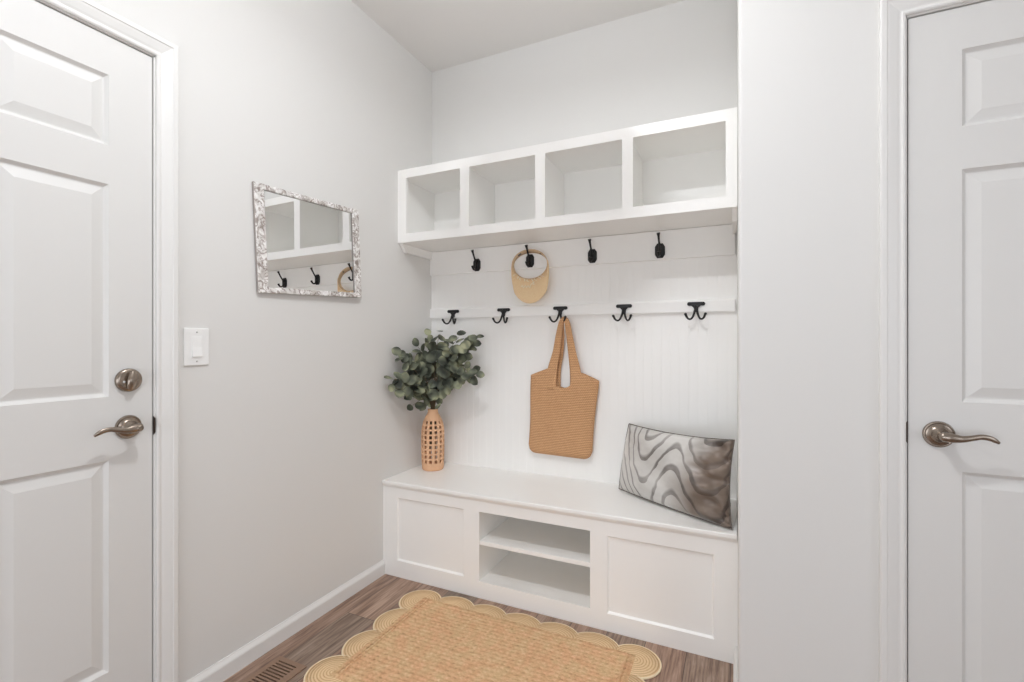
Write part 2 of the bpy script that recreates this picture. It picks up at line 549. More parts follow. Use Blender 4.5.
# casings and jambs
def casing(name, to3, u0, u1, zt):
    """to3(u, depth, z) with depth positive into the room"""
    bm = bmesh.new()
    prof = [(0.0, 0.0), (0.0, 0.008), (0.003, 0.0105), (0.007, 0.011), (0.010, 0.0085), (0.014, 0.0085), (0.020, 0.011), (0.036, 0.0155), (0.042, 0.0165), (0.044, 0.019), (0.055, 0.019), (0.058, 0.0165), (0.058, 0.0)]
    rows = []
    for wd, t in prof:
        rows.append([bm.verts.new(to3(u0 - wd, t, 0)), bm.verts.new(to3(u0 - wd, t, zt + wd)), bm.verts.new(to3(u1 + wd, t, zt + wd)), bm.verts.new(to3(u1 + wd, t, 0))])
    for a, b in zip(rows, rows[1:]):
        for k in range(3):
            bm.faces.new((a[k], a[k + 1], b[k + 1], b[k]))
    j = 0.012
    def bx(ua, ub, da, db, za, zb):
        v = [bm.verts.new(to3(u, d, z)) for z in (za, zb) for d in (da, db) for u in (ua, ub)]
        for f in ((0, 1, 3, 2), (4, 6, 7, 5), (0, 4, 5, 1), (2, 3, 7, 6), (0, 2, 6, 4), (1, 5, 7, 3)):
            bm.faces.new([v[i] for i in f])
    # jamb boards lining the opening, and the stop the door closes against
    g = 0.003
    bx(u0 - 0.008, u0 - 0.008 + j, -0.119, 0.0, 0, zt + 0.008)
    bx(u1 + 0.008 - j, u1 + 0.008, -0.119, 0.0, 0, zt + 0.008)
    bx(u0 - 0.008, u1 + 0.008, -0.119, 0.0, zt + 0.008 - j, zt + 0.008)
    bx(u0, u0 + 0.020, -0.119, -0.042, 0, zt)
    bx(u1 - 0.020, u1, -0.119, -0.042, 0, zt)
    bx(u0, u1, -0.119, -0.042, zt - 0.020, zt)
    bx(u0, u1, -0.119, -0.117, 0, zt)
    return link_obj(name, bm, TRIM, kind='structure')
left3 = lambda u, d, z: Vector((d, u, z))
right3 = lambda u, d, z: Vector((u, YF - d, z))
trim1 = casing('trim_1', left3, D1A - 0.0075, D1B + 0.0075, DT + 0.0075)
trim2 = casing('trim_2', right3, D2A - 0.0075, D2A + DW + 0.0075, DT + 0.0075)

PANELS_Z = [(0.231, 0.832), (1.013, 1.617), (1.727, 1.928)]
def panel_door(name, to3, flip):
    """to3(u, d, z): u from the latch edge 0..DW"""
    bm = bmesh.new()
    us = [0, 0.111, 0.347, 0.466, 0.702, DW]
    zs = [0.012] + [z for p in PANELS_Z for z in p] + [DT]
    F = -0.003
    V = {}
    def vert(u, d, z):
        k = (round(u, 5), round(d, 5), round(z, 5))
        if k not in V:
            V[k] = bm.verts.new(to3(u, d, z))
        return V[k]
    for i in range(5):
        for j in range(7):
            ua, ub, za, zb = us[i], us[i + 1], zs[j], zs[j + 1]
            if i in (1, 3) and j in (1, 3, 5):
                rings = []
                for ins, dep in ((0, 0), (0.001, -0.0012), (0.0085, -0.0085), (0.011, -0.0092), (0.0145, -0.0086), (0.036, -0.0030), (0.039, -0.0022)):
                    rings.append([vert(ua + ins, F + dep, za + ins), vert(ub - ins, F + dep, za + ins), vert(ub - ins, F + dep, zb - ins), vert(ua + ins, F + dep, zb - ins)])
                for a, b in zip(rings, rings[1:]):
                    for k in range(4):
                        bm.faces.new((a[k], a[(k + 1) % 4], b[(k + 1) % 4], b[k]))
                bm.faces.new(rings[-1])
            else:
                bm.faces.new((vert(ua, F, za), vert(ub, F, za), vert(ub, F, zb), vert(ua, F, zb)))
    # slab sides and back
    B = F - 0.036
    ring = [(u, zs[0]) for u in us] + [(us[-1], z) for z in zs[1:]] + [(u, zs[-1]) for u in us[-2::-1]] + [(0, z) for z in zs[-2:0:-1]]
    n = len(ring)
    for k in range(n):
        a, b = ring[k], ring[(k + 1) % n]
        bm.faces.new((vert(a[0], F, a[1]), vert(b[0], F, b[1]), vert(b[0], B, b[1]), vert(a[0], B, a[1])))
    bm.faces.new([vert(u, B, z) for u, z in ring])
    o = link_obj(name, bm, DOOR, kind='structure')
    return o
door1 = panel_door('door_1', lambda u, d, z: Vector((d, D1B - u, z)), 1)
door2 = panel_door('door_2', lambda u, d, z: Vector((D2A + u, YF - d, z)), 1)

def on_door(to3, parent, lock, handle, key):
    """to3(u, d, z) local; handle=(u,z,dir)"""
    hu, hz, dr = handle
    def lat(bm, prof, u, z, seg=32):
        rings = []
        for r, h in prof:
            if r < 1e-6:
                rings.append([bm.verts.new(to3(u, h, z))])
            else:
                rings.append([bm.verts.new(to3(u + r * math.cos(2 * PI * k / seg), h, z + r * math.sin(2 * PI * k / seg))) for k in range(seg)])
        for a, b in zip(rings, rings[1:]):
            for k in range(seg):
                k2 = (k + 1) % seg
                if len(b) == 1:
                    bm.faces.new((a[k], a[k2], b[0]))
                else:
                    bm.faces.new((a[k], a[k2], b[k2], b[k]))
    bm = bmesh.new()
    lat(bm, [(0.0345, -0.003), (0.0345, 0.002), (0.0325, 0.006), (0.030, 0.0065), (0.028, 0.0055), (0.022, 0.0075), (0.018, 0.011), (0.0155, 0.020), (0.0125, 0.027), (0.0118, 0.033), (0.0118, 0.040), (0, 0.040)], hu, hz)
    h = link_obj('door_handle', bm, NICKEL, parent, smooth=True, mods=(('EDGE_SPLIT', dict(split_angle=0.7)),))
    bm = bmesh.new()
    # lever: thick hub narrowing into a waved, flattened, down-curling blade
    pth = [(-0.013, 0.045, 0.000), (-0.006, 0.047, 0.001), (0.010, 0.051, 0.0), (0.030, 0.053, -0.001), (0.050, 0.052, 0.003), (0.068, 0.050, 0.007), (0.083, 0.049, 0.005), (0.094, 0.048, 0.000), (0.103, 0.047, -0.006)]
    P = bez([to3(hu + dr * a, d, hz + z) for a, d, z in pth], 5)
    ra = lerp_list([0.006, 0.0125, 0.0125, 0.0085, 0.0070, 0.0068, 0.0066, 0.0060, 0.0030], 5)
    rb = lerp_list([0.006, 0.0125, 0.0105, 0.0060, 0.0045, 0.0040, 0.0036, 0.0032, 0.0012], 5)
    out = (to3(0, 1, 0) - to3(0, 0, 0))
    sweep(bm, P, ra, rb, 14, up=out)
    link_obj('lever', bm, NICKEL, h, smooth=True)
    if key:
        bm = bmesh.new()
        lat(bm, [(0.0085, 0.044), (0.0085, 0.060), (0.0065, 0.062), (0.006, 0.0595), (0, 0.0595)], hu - dr * 0.002, hz, 20)
        link_obj('privacy_button', bm, NICKEL, h, smooth=True, mods=(('EDGE_SPLIT', dict(split_angle=0.7)),))
    if lock:
        lu, lz = lock
        bm = bmesh.new()
        lat(bm, [(0.0345, -0.003), (0.0345, 0.003), (0.033, 0.008), (0.030, 0.0105), (0.024, 0.0115), (0.0, 0.0125)], lu, lz)
        r = link_obj('deadbolt', bm, NICKEL, parent, smooth=True, mods=(('EDGE_SPLIT', dict(split_angle=0.7)),))
        bm = bmesh.new()
        P = bez([to3(lu + 0.004, 0.017, lz - 0.024), to3(lu + 0.002, 0.021, lz - 0.012), to3(lu, 0.023, lz), to3(lu - 0.002, 0.021, lz + 0.012), to3(lu - 0.003, 0.017, lz + 0.024)], 5)
        ra = lerp_list([0.003, 0.0095, 0.012, 0.0095, 0.003], 5)
        sweep(bm, P, [0.0075] * len(P), [0.6 * x + 0.006 for x in ra], 14, up=to3(1, 0, 0) - to3(0, 0, 0))
        link_obj('thumb_turn', bm, NICKEL, r, smooth=True)
        bm = bmesh.new()
        lat(bm, [(0.003, 0.011), (0.003, 0.0135), (0, 0.0140)], lu + 0.016, lz - 0.004, 12)
        link_obj('screw', bm, PLASTIC, r, smooth=True)
    # strike plate lip on the jamb
on_door(lambda u, d, z: Vector((d - 0.003, D1B - u, z)), door1, (0.063, 1.057), (0.063, 0.920, 1), True)
on_door(lambda u, d, z: Vector((D2A + u, YF + 0.003 - d, z)), door2, None, (0.0635, 0.926, 1), False)
def strike(to3, parent, z0, z1):
    bm = bmesh.new()
    n = 8
    pts = [(0.0, z0), (0.0, z1)] + [(0.0085 * math.sin(PI * k / n) ** 0.6, z1 - (z1 - z0) * k / n) for k in range(1, n)]
    prism(bm, [to3(u, -0.002, z) for u, z in pts], to3(0, 0.0042, 0) - to3(0, 0, 0))
    link_obj('strike_plate', bm, DARKM, parent)
strike(lambda u, d, z: Vector((d, D1B + 0.0025 + u, z)), trim1, 0.886, 0.942)
strike(lambda u, d, z: Vector((D2A - 0.0025 - u, YF - d, z)), trim2, 0.897, 0.957)

# alcove panelling: beadboard with shallow grooves between the bench and the cubbies
bm = bmesh.new()
BY = 2.335
z0, z1 = 0.455, 1.69
x = 0.0
prof = []
pitch = 0.0405
k = 0
while x < XW - 0.001:
    xe = min(x + pitch, XW)
    prof += [(x, BY), (xe - 0.0022, BY), (xe - 0.0011, BY + 0.0007)]
    x = xe
prof += [(XW, BY)]
bot = [bm.verts.new((a, b, z0)) for a, b in prof]
top = [bm.verts.new((a, b, z1)) for a, b in prof]
for i in range(len(prof) - 1):
    bm.faces.new((bot[i], bot[i + 1], top[i + 1], top[i]))
box(bm, 0, XW, BY + 0.003, YB, z0, z1)
link_obj('trim_3', bm, UNIT, kind='structure')

# ------------------------------------------------------------------ storage bench
BF = 1.912
SEAT = 0.474
bench = thing('storage_bench', (0.81, 2.14, 0), 'white built-in mudroom bench with an open shoe cubby between two recessed panels', 'bench')
bm = bmesh.new()
PL = (0.086, 0.470, 0.082, 0.394)
PR = (1.142, 1.540, 0.072, 0.385)
CU = (0.552, 1.071, 0.076, 0.394)
zt = 0.456
def frame_plate(bm, xs, zs, holes, y0, y1):
    for i in range(len(xs) - 1):
        for j in range(len(zs) - 1):
            cx, cz = (xs[i] + xs[i + 1]) / 2, (zs[j] + zs[j + 1]) / 2
            if any(h[0] < cx < h[1] and h[2] < cz < h[3] for h in holes):
                continue
            box(bm, xs[i], xs[i + 1], y0, y1, zs[j], zs[j + 1])
frame_plate(bm, sorted({0.0, PL[0], PL[1], CU[0], CU[1], PR[0], PR[1], XW}), sorted({0.0, PL[2], PL[3], PR[2], PR[3], CU[2], CU[3], zt}), [PL, PR, CU], BF, BF + 0.018)
bmesh.ops.remove_doubles(bm, verts=bm.verts[:], dist=1e-5)
# drop the internal walls left between the touching pieces
bmesh.ops.delete(bm, geom=[f for f in bm.faces if all(len(e.link_faces) > 2 for e in f.edges) and abs(f.normal.y) < 0.5], context='FACES_ONLY')
link_obj('face_frame', bm, UNIT, bench)
for P in (PL, PR):
    link_obj('recessed_panel', boxes((P[0] - 0.01, P[1] + 0.01, BF + 0.009, BF + 0.017, P[2] - 0.01, P[3] + 0.01)), UNIT, bench)
    # sloped moulding round the panel
    bm = bmesh.new()
    for a, b in (((P[0], P[2]), (P[1], P[2])), ((P[1], P[2]), (P[1], P[3])), ((P[1], P[3]), (P[0], P[3])), ((P[0], P[3]), (P[0], P[2]))):
        cx, cz = (P[0] + P[1]) / 2, (P[2] + P[3]) / 2
        s = 0.007
        ins = lambda p: (p[0] + (s if p[0] < cx else -s), p[1] + (s if p[1] < cz else -s))
        ia, ib = ins(a), ins(b)
        v = [bm.verts.new(q) for q in ((a[0], BF + 0.001, a[1]), (b[0], BF + 0.001, b[1]), (ib[0], BF + 0.0095, ib[1]), (ia[0], BF + 0.0095, ia[1]), (a[0], BF + 0.0095, a[1]), (b[0], BF + 0.0095, b[1]))]
        bm.faces.new((v[0], v[1], v[2], v[3])); bm.faces.new((v[4], v[5], v[1], v[0])); bm.faces.new((v[3], v[2], v[5], v[4]))
    link_obj('panel_moulding', bm, UNIT, bench)
link_obj('carcass', boxes((CU[0] - 0.016, CU[0], BF + 0.017, BY - 0.005, 0.0, zt), (CU[1], CU[1] + 0.016, BF + 0.017, BY - 0.005, 0.0, zt), (CU[0], CU[1], BF + 0.016, BY - 0.012, CU[2] - 0.016, CU[2]), (CU[0], CU[1], BY - 0.018, BY - 0.008, 0.0, zt), (CU[0], CU[1], BF + 0.018, BY - 0.012, CU[3] + 0.03, CU[3] + 0.045)), UNIT, bench)
link_obj('shelf', boxes((CU[0] + 0.0005, CU[1] - 0.0005, BF + 0.003, BY - 0.019, 0.242, 0.261)), UNIT, bench, mods=(BEV,))
link_obj('seat_top', boxes((0.001, XW - 0.001, BF - 0.012, BY - 0.0005, zt, SEAT)), UNIT, bench, mods=(bev(0.004, 3),))
bm = bmesh.new()
prism(bm, [(0.001, BF, zt - 0.014), (0.001, BF - 0.003, zt - 0.012), (0.001, BF - 0.008, zt - 0.002), (0.001, BF - 0.008, zt), (0.001, BF, zt)], (XW - 0.002, 0, 0))
link_obj('cove_moulding', bm, UNIT, bench)

# ------------------------------------------------------------------ cubby shelf on the wall
SF, SZ0, SZ1 = 2.025, 1.688, 2.069
cub = thing('cubby_shelf', (0.81, 2.19, SZ0), 'white wall-mounted shelf of four open square cubbies above the coat hooks', 'shelf')
HL = [(0.055, 0.382), (0.433, 0.781), (0.830, 1.178), (1.223, 1.577)]
bm = bmesh.new()
holes = [(a, b, 1.733, 2.024) for a, b in HL]
frame_plate(bm, [0.001] + [v for h in HL for v in h] + [XW - 0.001], [SZ0, 1.733, 2.024, SZ1], holes, SF, SF + 0.018)
bmesh.ops.remove_doubles(bm, verts=bm.verts[:], dist=1e-5)
bmesh.ops.delete(bm, geom=[f for f in bm.faces if all(len(e.link_faces) > 2 for e in f.edges) and abs(f.normal.y) < 0.5], context='FACES_ONLY')
link_obj('face_frame', bm, UNIT, cub)
link_obj('top_board', boxes((0.001, XW - 0.001, SF + 0.018, YB - 0.001, 2.030, 2.050)), UNIT, cub)
link_obj('bottom_board', boxes((0.001, XW - 0.001, SF + 0.018, BY - 0.0005, SZ0 + 0.001, 1.727)), UNIT, cub)
for a, b in ((0.001, 0.021), (XW - 0.021, XW - 0.001)):
    link_obj('side_panel', boxes((a, b, SF + 0.018, YB - 0.002, 1.727, 2.030)), UNIT, cub)
for i in range(3):
    m_ = (HL[i][1] + HL[i + 1][0]) / 2
    link_obj('divider', boxes((m_ - 0.010, m_ + 0.010, SF + 0.018, YB - 0.002, 1.727, 2.030)), UNIT, cub)
link_obj('back_panel', boxes((0.021, XW - 0.021, YB - 0.008, YB - 0.001, 1.727, 2.030)), UNIT, cub)
# cleats under both ends
for a, b in ((0.001, 0.019), (XW - 0.019, XW - 0.001)):
    bm = bmesh.new()
    prism(bm, [(a, SF + 0.012, SZ0), (a, SF + 0.052, 1.645), (a, BY - 0.0185, 1.645), (a, BY - 0.0185, SZ0)], (b - a, 0, 0))
    link_obj('cleat', bm, UNIT, cub)

r1 = link_obj('hook_rail', boxes((0.001, XW - 0.008, BY - 0.018, BY - 0.0002, 1.553, SZ0 - 0.0005)), UNIT, mods=(BEV,))
tag(r1, 'wide white board right under the cubbies carrying the four single hooks', 'rail', 'hook rails')
bm = bmesh.new()
prism(bm, [(0.001, BY - 0.0002, 1.305), (0.001, BY - 0.018, 1.305), (0.001, BY - 0.018, 1.352), (0.001, BY - 0.015, 1.359), (0.001, BY - 0.0002, 1.362)], (XW - 0.009, 0, 0))
r2 = link_obj('hook_rail', bm, UNIT)
tag(r2, 'narrow white board lower on the panelling carrying the five double hooks', 'rail', 'hook rails')
RY = BY - 0.018

# ------------------------------------------------------------------ coat hooks
def single_hook(x, label):
    z = 1.594
    t = thing('coat_hook', (x, RY, z), label, 'hook', 'single coat hooks under the cubbies')
    bm = bmesh.new()
    def octo(wd, ht, c, y):
        return [bm.verts.new((x + a, y, z + b)) for a, b in ((-wd + c, -ht), (wd - c, -ht), (wd, -ht + c * 1.5), (wd, ht - c * 1.5), (wd - c, ht), (-wd + c, ht), (-wd, ht - c * 1.5), (-wd, -ht + c * 1.5))]
    A = octo(0.0225, 0.034, 0.010, RY - 0.0002); B = octo(0.0225, 0.034, 0.010, RY - 0.004); Cc = octo(0.016, 0.027, 0.007, RY - 0.010)
    for P, Q in ((A, B), (B, Cc)):
        for k in range(8):
            bm.faces.new((P[k], P[(k + 1) % 8], Q[(k + 1) % 8], Q[k]))
    bm.faces.new(A[::-1]); bm.faces.new(Cc)
    link_obj('plate', bm, BLACK, t)
    bm = bmesh.new()
    P = bez([(x, RY - 0.006, z + 0.002), (x, RY - 0.018, z + 0.018), (x, RY - 0.034, z + 0.040), (x, RY - 0.046, z + 0.060), (x, RY - 0.053, z + 0.073)], 4)
    sweep(bm, P, lerp_list([0.007, 0.0055, 0.0045, 0.0055, 0.0085], 4), seg=12)
    link_obj('upper_prong', bm, BLACK, t, smooth=True)
    bm = bmesh.new()
    P = bez([(x, RY - 0.006, z - 0.004), (x, RY - 0.016, z - 0.022), (x, RY - 0.030, z - 0.030), (x, RY - 0.043, z - 0.026), (x, RY - 0.052, z - 0.012)], 4)
    sweep(bm, P, lerp_list([0.0065, 0.0055, 0.005, 0.0052, 0.0075], 4), seg=12)
    link_obj('lower_prong', bm, BLACK, t, smooth=True)
for x, l in ((0.315, 'black single coat hook nearest the left wall, nothing hung on it'),
             (0.634, 'black single coat hook holding the straw visor'),
             (0.969, 'black single coat hook just right of the one with the visor'),
             (1.292, 'rightmost black single coat hook under the cubbies')):
    single_hook(x, l)

def double_hook(x, label):
    z = 1.341
    t = thing('double_hook', (x, RY, z), label, 'hook', 'double coat hooks on the lower board')
    bm = bmesh.new()
    n = 10
    pts = []
    hw, r = 0.030, 0.0085
    for k in range(n + 1):
        a = -PI / 2 + PI * k / n
        pts.append((hw + r * math.cos(a), r * math.sin(a)))
    for k in range(n + 1):
        a = PI / 2 + PI * k / n
        pts.append((-hw + r * math.cos(a), r * math.sin(a)))
    prism(bm, [(x + a, RY - 0.0002, z + b) for a, b in pts], (0, -0.006, 0))
    prism(bm, [(x + a, RY - 0.0002, z + b) for a, b in ((-0.022, -0.006), (0.022, -0.006), (0.010, -0.018), (0.008, -0.034), (-0.008, -0.034), (-0.010, -0.018))], (0, -0.007, 0))
    link_obj('plate', bm, BLACK, t, mods=(BEV,))
    for s in (-1, 1):
        bm = bmesh.new()
        lathe(bm, [(0.0035, 0.006), (0.0035, 0.0072), (0.0, 0.008)], (x + s * hw, RY, z), 'Y', 10)
        link_obj('screw', bm, BLACK, t, smooth=True)
    for s in (-1, 1):
        bm = bmesh.new()
        P = bez([(x + s * 0.002, RY - 0.007, z - 0.010), (x + s * 0.004, RY - 0.012, z - 0.030), (x + s * 0.012, RY - 0.020, z - 0.058), (x + s * 0.022, RY - 0.029, z - 0.070), (x + s * 0.033, RY - 0.039, z - 0.066), (x + s * 0.041, RY - 0.046, z - 0.050)], 4)
        sweep(bm, P, lerp_list([0.0065, 0.0055, 0.0046, 0.0042, 0.0044, 0.0056], 4), seg=12)
        lathe(bm, [(0.0, -0.0065), (0.0045, -0.005), (0.0068, 0.0), (0.0055, 0.004), (0.0, 0.006)], (x + s * 0.0415, RY - 0.0465, z - 0.048), 'Z', 12)
        link_obj('prong', bm, BLACK, t, smooth=True)
for x, l in ((0.162, 'black double hook nearest the left wall, above the eucalyptus'),
             (0.480, 'black double hook below and left of the visor, empty'),
             (0.802, 'black double hook holding the straw tote'),
             (1.125, 'black double hook just right of the tote'),
             (1.450, 'rightmost black double hook, above the zebra pillow')):
    double_hook(x, l)

# ------------------------------------------------------------------ straw visor
vis = thing('straw_visor', (0.645, RY - 0.0200, 1.37), 'tan straw sun visor with white script hanging by its band from a black hook', 'hat')
cx, cz = 0.645, 1.570
N_ = 64
def ring_pt(a, r=1.0, y=0.0):
    rx, rz = 0.1005 * r, 0.0775 * r
    px, pz = rx * math.cos(a), rz * math.sin(a)
    th = math.radians(-4)
    return Vector((cx + px * math.cos(th) - pz * math.sin(th), y, cz + px * math.sin(th) + pz * math.cos(th)))
# the head band: a shallow hoop seen slightly from below, top resting on the hook
bm = bmesh.new()
for lay, rr in ((0, 1.0), (1, 0.965)):
    ra_ = []
    for k in range(N_):
        a = 2 * PI * k / N_
        wy = 0.018 + 0.005 * max(0, math.sin(a)) 
        rad = rr
        f = bm.verts.new(ring_pt(a, rad * (1.0 + 0.02 * math.sin(a)), RY - 0.0360))
        b = bm.verts.new(ring_pt(a, rad * (0.985 - 0.15 * max(0, math.sin(a)) ** 1.5), RY - 0.0360 + wy))
        ra_.append((f, b))
    if lay == 0:
        outer = ra_
    else:
        inner = ra_
for k in range(N_):
    k2 = (k + 1) % N_
    bm.faces.new((outer[k][0], outer[k2][0], outer[k2][1], outer[k][1]))
    bm.faces.new((inner[k][1], inner[k2][1], inner[k2][0], inner[k][0]))
    bm.faces.new((outer[k][0], inner[k][0], inner[k2][0], outer[k2][0]))
    bm.faces.new((outer[k][1], outer[k2][1], inner[k2][1], inner[k][1]))
link_obj('headband', bm, HATBAND, vis, smooth=True)
# brim: crescent spreading down from the lower half of the band
bm = bmesh.new()
A0, A1 = math.radians(166), math.radians(376)
rows = []
NA, NR = 40, 8
def brim_outer(a):
    th = (a - A0) / (A1 - A0)
    px = cx + 0.112 * math.cos(a) + 0.002
    pz = cz - 0.048 + 0.152 * math.sin(a)
    e = min(1, 4.0 * min(th, 1 - th)) 
    base = ring_pt(a)
    return Vector((base.x * (1 - e) + px * e, 0, base.z * (1 - e) + pz * e))
for side in (0, 1):
    gr = []
    for i in range(NA + 1):
        a = A0 + (A1 - A0) * i / NA
        p0 = ring_pt(a, 0.99)
        p1 = brim_outer(a)
        col_ = []
        for j in range(NR + 1):
            t = j / NR
            p = p0 * (1 - t) + p1 * t
            # the brim cups: its middle stands proud of the wall
            lift = 0.020 * math.sin(PI * min(1, max(0, (a - A0) / (A1 - A0)))) * (1 - t) * 0.9
            col_.append(bm.verts.new((p.x, RY - 0.0340 + lift * 0.6 - 0.010 * math.sin(PI * t) * 0.6 + (0.0025 if side else 0), p.z)))
        gr.append(col_)
    for i in range(NA):
        for j in range(NR):
            f = (gr[i][j], gr[i + 1][j], gr[i + 1][j + 1], gr[i][j + 1])
            bm.faces.new(f if side else f[::-1])
link_obj('brim', bm, HAT, vis, smooth=True)
bm = bmesh.new()
P = [brim_outer(A0 + (A1 - A0) * i / 48) for i in range(49)]
sweep(bm, [(p.x, RY - 0.0325, p.z) for p in P], 0.0022, seg=8)
link_obj('edge_binding', bm, HAT, vis, smooth=True)
# white lettering-like stitches along the band, and a looping script on the brim
bm = bmesh.new()
for i in range(9):
    a = math.radians(222 + i * 11.5)
    p = ring_pt(a, 1.0)
    q = ring_pt(a + 0.04, 1.16)
    mid = (p + q) / 2
    s = 1 if i % 2 else -1
    pts_ = [(p.x, RY - 0.0390, p.z - 0.001), (mid.x + 0.006 * s, RY - 0.0405, mid.z), (q.x + 0.003, RY - 0.0415, q.z)]
    sweep(bm, bez(pts_, 3), 0.0024, 0.0014, seg=6)
link_obj('band_lettering', bm, HATMARK, vis, smooth=True)
bm = bmesh.new()
sc = [(-0.045, 0.0), (-0.036, 0.006), (-0.030, -0.006), (-0.020, 0.006), (-0.014, -0.005), (-0.004, 0.005), (0.004, -0.006), (0.012, 0.010), (0.030, 0.024), (0.022, 0.010), (0.034, 0.012)]
sweep(bm, bez([(cx + a, RY - 0.0425, 1.455 + b) for a, b in sc], 4), 0.0023, 0.0013, seg=6)
link_obj('brim_script', bm, HATMARK, vis, smooth=True)
for a0, a1 in ((126, 140), (50, 56)):
    bm = bmesh.new()
    q = [math.radians(a0 + (a1 - a0) * k / 4) for k in range(5)]
    for k in range(4):
        bm.faces.new([bm.verts.new(p) for p in (ring_pt(q[k], 0.93, RY - 0.0345), ring_pt(q[k + 1], 0.93, RY - 0.0345), ring_pt(q[k + 1], 0.87, RY - 0.0260), ring_pt(q[k], 0.87, RY - 0.0260))])
    bmesh.ops.remove_doubles(bm, verts=bm.verts[:], dist=1e-5)
    link_obj('sewn_label', bm, HATLABEL, vis)

# ------------------------------------------------------------------ straw tote
tote = thing('straw_tote', (0.81, 2.31, 0.59), 'brown woven straw tote bag with long handles hanging from a double hook', 'bag')
def interp(tab, s):
    for (a, va), (b, vb) in zip(tab, tab[1:]):
        if s <= b:
            t = (s - a) / (b - a) if b > a else 0
            return va + (vb - va) * t
    return tab[-1][1]
TOPZ = [(0.0, 0.995), (0.14, 1.016), (0.27, 1.034), (0.335, 1.034), (0.37, 0.962), (0.41, 0.944), (0.505, 0.934), (0.58, 0.941), (0.615, 0.952), (0.655, 1.02), (0.77, 1.010), (0.88, 0.994), (1.0, 0.976)]
def topz(s, front):
    return interp(TOPZ, s)
def sheet(bm, front):
    NS, NTT = 48, 26
    G = []
    for i in range(NS + 1):
        s = i / NS
        zb = 0.592 - 0.007 * s
        rr = 0.13
        e = min(s, 1 - s)
        if e < rr:
            zb += 0.042 * (1 - math.sqrt(max(0, 1 - ((rr - e) / rr) ** 2)))
        zt_ = topz(s, front)
        c_ = []
        for j in range(NTT + 1):
            t = j / NTT
            z = zb + (zt_ - zb) * t
            h = (z - 0.6) / 0.4
            xl = 0.627 + 0.020 * h + 0.004 * math.sin(h * 5)
            xr = 0.968 + 0.036 * h - 0.004 * math.sin(h * 4)
            X = xl + (xr - xl) * s
            es = min(1, min(s, 1 - s) / 0.10)
            et = min(1, t / 0.10)
            bul = math.sqrt(max(0, 1 - (1 - es) ** 2)) * math.sqrt(max(0, 1 - (1 - et) ** 2))
            T = 0.013 * bul + 0.0012 * math.sin(X * 60 + z * 25) * bul
            c_.append(bm.verts.new((X, 2.309 - T if front else 2.311 + 0.9 * T, z)))
        G.append(c_)
    for i in range(NS):
        for j in range(NTT):
            f = (G[i][j], G[i + 1][j], G[i + 1][j + 1], G[i][j + 1])
            bm.faces.new(f)
    return G
bm = bmesh.new()
Ga = sheet(bm, True); Gb = sheet(bm, False)
for i in range(len(Ga) - 1):
    bm.faces.new((Ga[i][0], Ga[i + 1][0], Gb[i + 1][0], Gb[i][0]))
for j in range(len(Ga[0]) - 1):
    bm.faces.new((Ga[0][j], Ga[0][j + 1], Gb[0][j + 1], Gb[0][j]))
    bm.faces.new((Ga[-1][j], Ga[-1][j + 1], Gb[-1][j + 1], Gb[-1][j]))
link_obj('bag_body', bm, TOTE, tote, smooth=True, mods=(('SOLIDIFY', dict(thickness=0.003, offset=0)),))
def handle(front):
    y0 = 2.297 if front else 2.322
    sh = 0.0 if front else 0.012
    yt = 2.279 if front else 2.287
    L = [(0.762 + sh, y0, 0.925), (0.764 + sh, y0, 1.02), (0.788 + sh * 0.8, y0 - 0.004, 1.115), (0.803 + sh * 0.5, (y0 + yt) / 2, 1.20), (0.819, yt, 1.265), (0.834, yt, 1.287), (0.849, yt, 1.265), (0.861 - sh * 0.5, (y0 + yt) / 2, 1.19), (0.872 - sh * 0.8, y0 - 0.004, 1.115), (0.890 - sh, y0, 1.01), (0.892 - sh, y0, 0.925)]
    W_ = [0.027, 0.026, 0.020, 0.017, 0.013, 0.008, 0.013, 0.017, 0.020, 0.028, 0.030]
    bm = bmesh.new()
    P = bez(L, 6)
    sweep(bm, P, lerp_list(W_, 6), 0.0035, 14, up=(0, 1, 0))
    link_obj('handle', bm, TOTE, tote, smooth=True)
handle(True); handle(False)

# ------------------------------------------------------------------ vase with cut-out lattice
VX, VY = 0.112, 2.186
vase = thing('lattice_vase', (VX, VY, SEAT), 'tan bottle-shaped vase pierced with rows of square openings on the bench', 'vase')
bm = bmesh.new()
ncol, sub = 13, 4
segs = ncol * sub
zr = [0.0, 0.003, 0.012, 0.030]
rows_open = []
z = 0.042
for i in range(9):
    rows_open.append((z, z + 0.0165))
    zr += [z, z + 0.0055, z + 0.011, z + 0.0165]
    z += 0.0262
zr += [0.286, 0.296, 0.305, 0.314, 0.322, 0.327]
def vr(z):
    return interp([(0, 0.053), (0.003, 0.0565), (0.012, 0.0585), (0.06, 0.061), (0.13, 0.063), (0.20, 0.0625), (0.235, 0.059), (0.262, 0.052), (0.286, 0.041), (0.296, 0.035), (0.305, 0.030), (0.314, 0.0275), (0.322, 0.0275), (0.327, 0.0285)], z)
rings = [[bm.verts.new((VX + vr(z) * math.cos(2 * PI * (k + 0.3) / segs), VY + vr(z) * math.sin(2 * PI * (k + 0.3) / segs), SEAT + 0.0003 + z)) for k in range(segs)] for z in zr]
for i in range(len(zr) - 1):
    zm = (zr[i] + zr[i + 1]) / 2
    op = any(a < zm < b for a, b in rows_open)
    edge_row = any(abs(zr[i] - a) < 1e-6 or abs(zr[i + 1] - b) < 1e-6 for a, b in rows_open)
    for k in range(segs):
        kk = k % sub
        if op and kk in (1, 2):
            continue
        bm.faces.new((rings[i][k], rings[i][(k + 1) % segs], rings[i + 1][(k + 1) % segs], rings[i + 1][k]))
bm.faces.new(rings[0][::-1])
